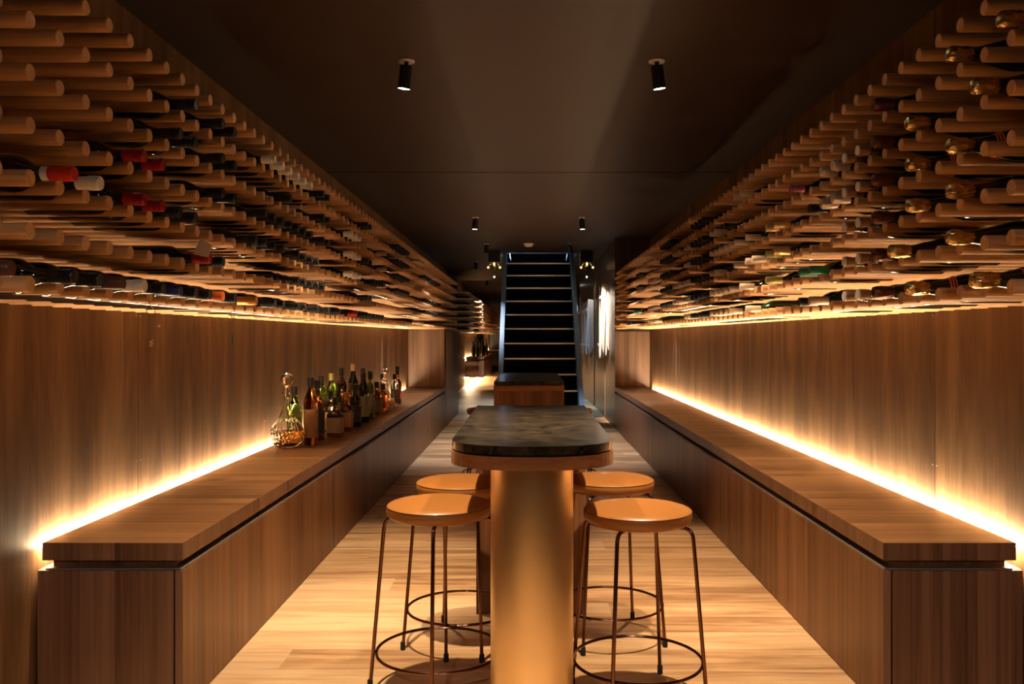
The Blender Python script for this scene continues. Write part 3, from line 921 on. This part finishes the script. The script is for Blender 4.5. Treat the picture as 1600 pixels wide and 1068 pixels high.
# label, x, y, shape, glass, cap, label material, height, radius
SP = [
 ('tall gin bottle with a full cream label beside the crystal decanter', -1.325, 5.12, 'tall', 'glass_amber', 'cap_black', 'label_tan', 0.40, 0.038),
 ('green-gold wine bottle with a black stopper behind the crystal decanter', -1.475, 5.30, 'round', 'glass_green_clear', 'cap_black', None, 0.335, 0.042),
 ('dark round bottle with a black cap behind the gin bottle', -1.345, 5.36, 'round', 'glass_brown', 'cap_black', 'label_dark', 0.37, 0.04),
 ('clear bottle with a wooden stopper near the crystal decanter', -1.42, 5.52, 'tall', 'glass_clear', 'cork', None, 0.385, 0.035),
 ('orange-red liqueur bottle behind the cream-labelled gin bottle', -1.45, 5.70, 'round', 'glass_red', 'cap_orange', None, 0.31, 0.04),
 ('square clear bottle half full of amber whisky in the front row', -1.275, 5.55, 'square', 'glass_amber', 'cap_black', 'label_cream', 0.25, 0.048),
 ('small amber bottle with a tan label next to the square bottle', -1.27, 5.88, 'square', 'glass_amber', 'cork', 'label_tan', 0.26, 0.038),
 ('round clear glass bottle with a dark cap beside the square bottle', -1.38, 5.86, 'squat', 'glass_clear', 'cap_black', 'label_cream', 0.27, 0.045),
 ('green glass bottle with a tall black cap in the back row', -1.48, 6.00, 'tall', 'glass_green_clear', 'cap_black', 'label_green', 0.37, 0.038),
 ('dark bottle with a brown neck in the middle of the group', -1.37, 6.15, 'round', 'glass_brown', 'cap_brown', 'label_dark', 0.36, 0.038),
 ('glossy dark bottle with a plain black cap in the front row', -1.265, 6.16, 'round', 'glass_dark', 'cap_black', 'label_dark', 0.30, 0.036),
 ('green bottle with a foil-wrapped neck near the panel joint', -1.48, 6.32, 'tall', 'glass_green_clear', 'cap_olive', None, 0.375, 0.036),
 ('amber whisky bottle with a cream label in the second row', -1.37, 6.44, 'square', 'glass_amber', 'cap_brown', 'label_cream', 0.29, 0.042),
 ('flat-shouldered bottle with a long pale green label in the front row', -1.27, 6.48, 'tall', 'glass_dark', 'cap_black', 'label_green', 0.37, 0.037),
 ('tall dark bottle with a light wooden stopper, tallest of the middle group', -1.40, 6.72, 'tall', 'glass_dark', 'cork', 'label_dark', 0.43, 0.036),
 ('slim bottle with a pale green label behind the first green-labelled bottle', -1.275, 6.78, 'tall', 'glass_green_clear', 'cap_black', 'label_green', 0.36, 0.034),
 ('black bottle with a shiny black cap in the back row', -1.49, 6.70, 'tall', 'glass_dark', 'cap_black', None, 0.40, 0.036),
 ('reddish brown bottle with a copper cap in the middle of the row', -1.38, 7.00, 'round', 'glass_red', 'cap_brown', 'label_tan', 0.37, 0.037),
 ('squat bottle with a cream label in the front row', -1.275, 7.06, 'squat', 'glass_amber', 'cap_black', 'label_cream', 0.27, 0.042),
 ('dark bottle with two bands in the back row', -1.48, 7.08, 'tall', 'glass_dark', 'cap_black', 'label_tan', 0.40, 0.035),
 ('clear bottle holding yellow-green spirit', -1.38, 7.32, 'round', 'glass_green_clear', 'cap_black', 'label_cream', 0.35, 0.04),
 ('small round amber bottle in front of the far decanter', -1.27, 7.34, 'squat', 'glass_amber', 'cap_black', None, 0.24, 0.042),
 ('tall bottle with a black square cap behind the far decanter', -1.47, 7.46, 'square', 'glass_brown', 'cap_black', 'label_dark', 0.37, 0.038),
 ('clear bottle with a black stopper right of the far decanter', -1.37, 7.88, 'round', 'glass_clear', 'cap_black', 'label_cream', 0.30, 0.04),
 ('slim clear bottle near the far end of the group', -1.26, 7.92, 'tall', 'glass_clear', 'cap_black', 'label_cream', 0.30, 0.034),
 ('tall brown bottle ending the row of spirits', -1.285, 8.24, 'square', 'glass_brown', 'cap_black', None, 0.36, 0.035),
 ('amber bottle at the far end, behind the last brown bottle', -1.40, 8.14, 'round', 'glass_amber', 'cap_brown', 'label_tan', 0.31, 0.038),
]
for (lb, x, y, shp, g, c, lm, hh, rr) in SP:
    spirit(lb, x, y, shp, g, c, lm, hh, rr)
# spirits on the far hanging cabinet
ZF = 0.7005
BF = mesh_of('bottle_body', lathe(nb(), [(0, 0), (0.045, 0), (0.045, 0.22), (0.03, 0.27), (0.015, 0.30), (0.015, 0.40), (0, 0.40)], 14), 'glass_dark', True)
CF = mesh_of('cap', lathe(nb(), [(0.0155, 0.375), (0.018, 0.375), (0.018, 0.415), (0, 0.415)], 12), 'cap_black', True)
for q in range(10):
    b = thing('spirit_bottle', 'brown spirit bottle on the far hanging cabinet, %s in the row' % (['nearest'] + ORD[1:])[q], 'bottle',
              (-1.40 + 0.19 * (q % 3) / 2 + rnd.uniform(-.02, .02), 21.3 + 0.32 * q, ZF), group='bottles on the far cabinet')
    b.scale = (1, 1, rnd.uniform(0.85, 1.1))
    place('bottle_body', BF, b); place('cap', CF, b)

# ------------------------------------------------------------------ tables
def table_outline(w=0.235, L=1.39, sag=0.185, n=26, infl=0.0):
    pts = []
    for i in range(n + 1):
        u = -1 + 2 * i / n
        u = math.sin(u * PI / 2)
        x = (w + infl) * u
        y = (sag + infl) * (1 - max(0.0, 1 - abs(u) ** 2.25) ** (1 / 2.25)) - infl
        pts.append((x, y))
    pts.append((w + infl, L + infl)); pts.append((-w - infl, L + infl))
    return pts
def table(label, x, y, rot):
    t = thing('bar_table', label, 'table', (x, y, 0), (0, 0, rot))
    bm = nb(); prism(bm, table_outline(), 0.8755, 0.900, bevel=0.002)
    obj('stone_top', bm, 'dark_stone', t)
    bm = nb(); prism(bm, table_outline(w=0.222, infl=-0.004), 0.871, 0.8755)
    obj('shadow_gap', bm, 'joint', t)
    bm = nb(); prism(bm, table_outline(infl=0.003), 0.834, 0.871, bevel=0.0015)
    obj('wooden_frame', bm, 'table_wood', t)
    # brass column, long oval in plan
    out = []
    rr = 0.125
    for i in range(33):
        a = PI + PI * i / 32
        out.append((rr * math.cos(a), 0.245 + rr * math.sin(a)))
    for i in range(33):
        a = PI * i / 32
        out.append((rr * math.cos(a), 0.42 + rr * math.sin(a)))
    bm = nb(); prism(bm, out, 0.0, 0.834)
    obj('brass_column', bm, 'brass', t, smooth=True)
    bm = nb(); box(bm, -0.237, 0.237, 1.345, 1.385, 0.0, 0.834, bevel=0.0015)
    obj('end_panel', bm, 'table_panel', t)
    return t
table('bar table with rounded black stone top and brass column, nearest to the camera', 0.010, 2.30, 0)
table('second bar table with black stone top, its walnut end panel facing the camera', 0.002, 7.06, PI)

# ------------------------------------------------------------------ stools
RS = 0.179
def stool_parts():
    seat = nb()
    prof = [(0, 0.587), (0.10, 0.587), (0.160, 0.588), (0.171, 0.592), (0.1775, 0.602), (RS, 0.614), (0.1780, 0.624), (0.1765, 0.6275),
            (0.1770, 0.6285), (0.172, 0.6325), (0.160, 0.6365), (0.13, 0.640), (0.08, 0.642), (0, 0.6425)]
    lathe(seat, prof, 64)
    seam = nb()
    tube(seam, [(0.1774 * math.cos(i * PI / 32), 0.1774 * math.sin(i * PI / 32), 0.6278) for i in range(64)], 0.0011, 5, closed=True)
    return mesh_of('seat', seat, 'leather', True), mesh_of('seam', seam, 'seam_thread', True)
seatM, seamM = stool_parts()
def leg_pts():
    # starts under the seat, bends down, splays out to the foot
    pts = [(0.06, 0, 0.583)]
    top = Vector((0.186, 0, 0.583)); foot = Vector((0.236, 0, 0.012))
    d = (foot - top).normalized()
    c0 = Vector((0.155, 0, 0.583)); c1 = top + d * 0.032
    for i in range(7):
        u = i / 6
        pts.append(tuple(c0 * (1 - u) ** 2 + top * 2 * u * (1 - u) + c1 * u * u))
    pts.append(tuple(foot))
    return pts
legM = mesh_of('leg', tube(nb(), leg_pts(), 0.0065, 10), 'bronze_tube', True)
footM = mesh_of('rubber_foot', lathe(nb(), [(0, 0), (0.0095, 0), (0.0095, 0.028), (0.0075, 0.031), (0, 0.031)], 14), 'rubber', True)
ringM = mesh_of('foot_ring', tube(nb(), [(0.212 * math.cos(i * PI / 36), 0.212 * math.sin(i * PI / 36), 0.134) for i in range(72)], 0.0052, 8, closed=True), 'bronze_tube', True)
discM = mesh_of('mounting_plate', lathe(nb(), [(0, 0.577), (0.09, 0.577), (0.09, 0.5868), (0, 0.5868)], 24), 'black_metal', True)
def stool(label, x, y, a0):
    t = thing('bar_stool', label, 'stool', (x, y, 0), (0, 0, a0), 'tan leather bar stools')
    place('seat', seatM, t); s = place('seam', seamM, t)
    place('mounting_plate', discM, t)
    place('foot_ring', ringM, t)
    for k in range(4):
        l = place('leg', legM, t, rot=(0, 0, k * PI / 2))
        place('rubber_foot', footM, l, loc=(0.2365, 0, 0))
    return t
stool('round tan leather bar stool, front one left of the near table', -0.305, 2.875, 0)
stool('round tan leather bar stool, front one right of the near table', 0.361, 2.79, -R(27))
stool('round tan leather bar stool behind the front left stool', -0.265, 3.323, -R(67))
stool('round tan leather bar stool behind the front right stool', 0.324, 3.378, -R(30))
stool('round tan leather bar stool left of the second table, mostly hidden by the near table', -0.312, 6.66, PI / 4)
stool('round tan leather bar stool right of the second table, mostly hidden by the near table', 0.325, 6.66, PI / 4)

# ------------------------------------------------------------------ ceiling spots
def fixture(label, x, y, tilt=(0, 0), face='lamp_face', group='ceiling spotlights'):
    t = thing('ceiling_spotlight', label, 'ceiling light', (x, y, ZC), group=group)
    obj('canopy', lathe(nb(), [(0, 0), (0.0385, 0), (0.0385, -0.004), (0.036, -0.006), (0, -0.006)], 28), 'canopy_metal', t, smooth=True)
    obj('stem', lathe(nb(), [(0, -0.006), (0.010, -0.006), (0.010, -0.026), (0, -0.026)], 14), 'black_metal', t, smooth=True)
    h = obj('housing', lathe(nb(), [(0, 0), (0.028, 0), (0.030, -0.002), (0.030, -0.106), (0.0275, -0.106), (0.0270, -0.101), (0, -0.101)], 32), 'black_metal', t, loc=(0, 0, -0.022), rot=(tilt[0], tilt[1], 0), smooth=True)
    obj('lens', lathe(nb(), [(0, -0.1015), (0.0268, -0.1015), (0.0268, -0.1045), (0, -0.1045)], 28), face, h)
    return t
def lit(label, x, y, target, energy, angle, color=SPOTC, blend=0.7, face='lamp_face', tilt=None, group='ceiling spotlights'):
    dx, dy, dz = target[0] - x, target[1] - y, target[2] - (ZC - 0.02)
    tl = (math.atan2(dy, -dz), math.atan2(-dx, -dz))
    tl = (max(-0.25, min(0.25, tl[0])), max(-0.25, min(0.25, tl[1])))
    fixture(label, x, y, (tl[0], tl[1]), face, group)
    off = Vector((math.sin(-tl[1]) * 0.13, math.sin(tl[0]) * 0.13, 0))
    spot('spotlight_beam', (x + off.x, y + off.y, ZC - 0.15), target, energy, angle, color, blend, 0.022)

ES = E_SPOT
lit('black cylindrical ceiling spotlight, just above the picture over the front left stool', -0.43, 2.80, (-0.50, 2.95, 0), ES['hidden'], 66)
lit('black cylindrical ceiling spotlight, just above the picture over the front right stool', 0.45, 2.80, (0.52, 2.95, 0), ES['hidden'], 66)
lit('large black cylindrical ceiling spotlight, nearest in view, upper left', -0.569, 3.92, (-0.86, 4.2, 0.3), ES['near'], 57)
lit('large black cylindrical ceiling spotlight, nearest in view, upper right', 0.597, 3.92, (0.89, 4.2, 0.3), ES['near'], 57)
lit('black ceiling spotlight before the stairs, left of second pair', -0.571, 9.05, (-0.75, 9.15, 0.2), ES['mid'], 84, MIDC)
lit('black ceiling spotlight before the stairs, right of second pair', 0.571, 9.05, (0.75, 9.15, 0.2), ES['mid'], 84, MIDC)
lit('small black ceiling spotlight close to the top left of the stairs', -0.582, 11.6, (-0.6, 11.8, 0), ES['far'], 60, NEUT, face='lamp_face_far')
lit('small black ceiling spotlight close to the top right of the stairs', 0.556, 11.6, (1.08, 11.87, 1.4), ES['far'] * 16, 40, NEUT, face='lamp_face_far')
lit('far small black ceiling spotlight left of the stairs', -0.90, 14.35, (-0.9, 14.8, 0.0), ES['far'], 50, NEUT, face='lamp_face_far')
lit('far small black ceiling spotlight right of the stairs near the wall', 1.02, 14.35, (1.1, 14.8, 1), ES['far'], 60, NEUT, face='lamp_face_far')
lit('farthest small black ceiling spotlight left of the stairs', -0.926, 18.9, (-1.25, 20.2, 0.6), ES['far'] * 5.0, 80, NEUT, face='lamp_face_far')
lit('farthest small black ceiling spotlight right of the stairs', 1.0, 18.9, (1.1, 18, 1), ES['far'], 60, NEUT, face='lamp_face_far')
# unseen pair added behind the camera as fill for the cabinet ends
lit('added cylindrical fill spotlight behind the viewer, left', -0.6, -1.3, (-0.95, 2.5, 0.1), ES['back'], 38, NEUT, tilt=0)
lit('added cylindrical fill spotlight behind the viewer, right', 0.6, -1.3, (0.95, 2.5, 0.1), ES['back'], 38, NEUT, tilt=0)
lit('added cylindrical fill spotlight over the near floor, left, outside the picture', -0.52, 0.95, (-0.35, 1.35, 0), ES['front'], 58)  # unseen pair added to brighten the floor and bounce onto the rods
lit('added cylindrical fill spotlight over the near floor, right, outside the picture', 0.52, 0.95, (0.35, 1.35, 0), ES['front'], 58)
# round detector in front of the stairs
t = thing('smoke_detector', 'small round pale detector on the ceiling in front of the stairs', 'smoke detector', (0.0, 11.6, ZC))
obj('base', lathe(nb(), [(0, 0), (0.07, 0), (0.07, -0.012), (0.062, -0.016), (0, -0.016)], 28), 'detector', t, smooth=True)
obj('sensor', lathe(nb(), [(0, -0.016), (0.055, -0.016), (0.052, -0.034), (0.035, -0.042), (0, -0.043)], 28), 'detector', t, smooth=True)

# ------------------------------------------------------------------ stair through the ceiling
SX = 0.150; HW = 0.48
t = thing('staircase', 'steep dark metal staircase with steel stringers tinted daylight blue, rising through the ceiling', 'stairs', (SX, 10.30, 0))
def sy(n): return 10.75 + 0.2225 * n - 10.30
def sz(n): return 0.517 + 0.2003 * n
for n in range(-2, 13):
    obj('tread', bx(-HW, HW, sy(n), sy(n) + 0.25, sz(n) - 0.035, sz(n) - 0.001), 'black_tread', t)
    obj('gap_shade', bx(-HW, HW, sy(n) + 0.03, sy(n) + 0.036, max(0.0, sz(n) - 0.2003), sz(n) - 0.035), 'black_tread', t)  # black sheet stands in for the darkness behind the open steps
    obj('nosing', bx(-HW, HW, sy(n) - 0.006, sy(n) + 0.010, sz(n) - 0.018, sz(n) + 0.002, bevel=0.002), 'nosing_metal', t)
for s_ in (-1, 1):
    bm = nb()
    y0, z0 = sy(-2.6), sz(-2.6) + 0.02
    pts = []
    a = Vector((0, sy(-2.58), 0.0)); 
    def edge(n, off): return (sy(n), sz(n) + off)
    pr = [(sy(-2.6) - 0.02, 0.0), edge(-2.4, 0.10), edge(12.6, 0.10), edge(12.6, -0.20), edge(-1.6, -0.20), (sy(-1.0), 0.0)]
    x0 = s_ * (HW + 0.001); x1 = s_ * (HW + 0.062)
    if x0 > x1: x0, x1 = x1, x0
    va = [bm.verts.new((x0, y, z)) for y, z in pr]; vb = [bm.verts.new((x1, y, z)) for y, z in pr]
    bm.faces.new(va); bm.faces.new(list(reversed(vb)))
    for i in range(len(pr)):
        j = (i + 1) % len(pr); bm.faces.new((va[i], va[j], vb[j], vb[i]))
    obj('stringer', bm, 'daylit_blue_steel', t)
# perforated guard on the right
bm = nb()
for n in range(-2, 24):
    q = n / 2
    for m_ in range(7):
        pass
for k in range(70):
    q = -1.5 + k * 0.2
    if q > 11.5: break
    box(bm, HW - 0.012, HW - 0.008, sy(q), sy(q) + 0.012, sz(q) + 0.10, sz(q) + 0.34)
    box(bm, HW - 0.012, HW - 0.008, sy(q), sy(q) + 0.044, sz(q) + 0.10 + 0.12 * (k % 2), sz(q) + 0.112 + 0.12 * (k % 2))
obj('perforated_guard', bm, 'mesh_panel', t)
bm = nb()
tube(bm, [(-HW + 0.06, sy(9.2), sz(9.2) + 0.02), (-HW + 0.06, sy(9.2), sz(9.2) + 0.001), (-HW + 0.03, sy(10.1), sz(10.0))], 0.006, 6)
tube(bm, [(HW - 0.06, sy(9.2), sz(9.2) + 0.001), (HW - 0.03, sy(10.1), sz(10.0))], 0.006, 6)
obj('brace', bm, 'steel_pale', t)
# steel frame round the opening
bm = nb()
box(bm, OX0, OX1, OY0, OY0 + 0.02, ZC - 0.012, ZC + 0.01)
box(bm, OX0, OX0 + 0.015, OY0, OY1, ZC - 0.012, ZC + 0.01); box(bm, OX1 - 0.015, OX1, OY0, OY1, ZC - 0.012, ZC + 0.01)
struct('trim_7', bm, 'daylit_blue_steel')
# daylight falling down the shaft
l = bpy.data.lights.new('shaft_daylight', 'AREA'); l.shape = 'RECTANGLE'; l.size = 1.0; l.size_y = 2.2; l.energy = 170; l.color = COOL
o = bpy.data.objects.new('shaft_daylight', l); o.location = (0.16, 14.1, 5.0); COL.objects.link(o)
# lamp clusters either side of the stair head
for (x, lb, sd) in ((-0.515, 'chrome cluster of small lamps hung from the ceiling left of the stair head', -1), (0.87, 'chrome cluster of small lamps hung from the ceiling right of the stair head', 1)):
    t = thing('lamp_cluster', lb, 'ceiling light', (x, 12.6, ZC))
    obj('housing', bx(-0.085, 0.085, -0.08, 0.08, -0.17, 0.0, bevel=0.004), 'black_metal', t)
    for s_ in (-1, 1):
        obj('side_plate', bx(s_ * 0.10, s_ * 0.107, -0.07, 0.05, -0.22, -0.002), 'chrome', t)
        a = obj('arm', tube(nb(), [(s_ * 0.03, 0, -0.17), (s_ * 0.06, -0.03, -0.20), (s_ * 0.085, -0.05, -0.235)], 0.005, 6), 'chrome', t)
        obj('bulb', lathe(nb(), [(0, -0.018), (0.013, -0.012), (0.018, 0), (0.013, 0.013), (0, 0.018)], 12, off=(s_ * 0.088, -0.052, -0.25)), 'bulb_warm', t, smooth=True)
    obj('bulb', lathe(nb(), [(0, -0.03), (0.014, -0.015), (0.018, 0), (0.012, 0.02), (0, 0.03)], 12, off=(0, -0.05, -0.20)), 'bulb_warm', t, smooth=True)
    obj('cone', lathe(nb(), [(0, -0.30), (0.03, -0.235), (0.022, -0.17), (0, -0.17)], 4), 'chrome', t)
    obj('drop_rod', tube(nb(), [(0, 0, -0.28), (0, 0, -0.375)], 0.003, 6), 'black_metal', t)
    obj('drop_bulb', lathe(nb(), [(0, -0.405), (0.012, -0.398), (0.014, -0.385), (0.008, -0.372), (0, -0.37)], 12), 'bulb_white', t, smooth=True)

# ------------------------------------------------------------------ hanging bundles of strips on the right wall
def strips(label, y, n, mats, xs, zt, zb, dy):
    t = thing('strip_hanging', label, 'wall hanging', (xs, y, zt))
    rr = random.Random(int(y * 10))
    for z in (-(zt - zb) * 0.18, -(zt - zb) * 0.82):
        bm = nb(); box(bm, -0.09, XFR - xs - 0.001, -0.038, n * dy + 0.02, z - 0.018, z + 0.018)
        obj('rail', bm, 'steel_pale', t)
    for k in range(n):
        bm = nb()
        top = -rr.uniform(0, 0.05); bot = -(zt - zb) + rr.uniform(-0.02, 0.12)
        w_ = dy * 0.38; lean = rr.uniform(-0.02, 0.02)
        x0 = -0.045 - 0.02 * (k % 3)
        pts = [(-w_ + lean, top), (w_ + lean, top - 0.01), (w_ * 0.9, bot + 0.10), (w_ * 0.4, bot + 0.01), (0, bot), (-w_ * 0.5, bot + 0.03), (-w_, bot + 0.12)]
        va = [bm.verts.new((x0, k * dy + a, z)) for a, z in pts]; vb = [bm.verts.new((x0 + 0.010, k * dy + a, z)) for a, z in pts]
        bm.faces.new(va); bm.faces.new(list(reversed(vb)))
        for i in range(len(pts)):
            j = (i + 1) % len(pts); bm.faces.new((va[i], va[j], vb[j], vb[i]))
        obj('strip', bm, mats[k % len(mats)], t)
    # the last few hang turned towards the room
    for k in range(4):
        bot = -(zt - zb) + (0.0, 0.07, 0.03, 0.11)[k]
        cx = -0.058 + 0.024 * k; ln = (-0.035, -0.015, 0.0, 0.01)[k]
        bm = nb()
        pts = [(cx + 0.012 - 0.016, -0.01 * k), (cx + 0.012 + 0.016, -0.005), (cx + ln + 0.016, bot + 0.06), (cx + ln + 0.004, bot), (cx + ln - 0.006, bot + 0.02), (cx + ln - 0.016, bot + 0.09)]
        yy = -0.045 - 0.007 * (k % 2)
        va = [bm.verts.new((x, yy, z)) for x, z in pts]; vb = [bm.verts.new((x, yy + 0.006, z)) for x, z in pts]
        bm.faces.new(va); bm.faces.new(list(reversed(vb)))
        for i in range(len(pts)):
            j = (i + 1) % len(pts); bm.faces.new((va[i], va[j], vb[j], vb[i]))
        obj('strip', bm, mats[0], t)
    return t
strips('bundle of long pale strips on two rails at the far end of the right rack', 11.92, 5, ['cap_white', 'pale_wood', 'cap_beige'], 1.10, 1.95, 0.90, 0.10)
strips('bundle of grey steel strips on two rails further down the right wall', 14.75, 9, ['steel_pale', 'daylit_blue_steel', 'pale_wood'], 1.10, 1.86, 0.88, 0.26)
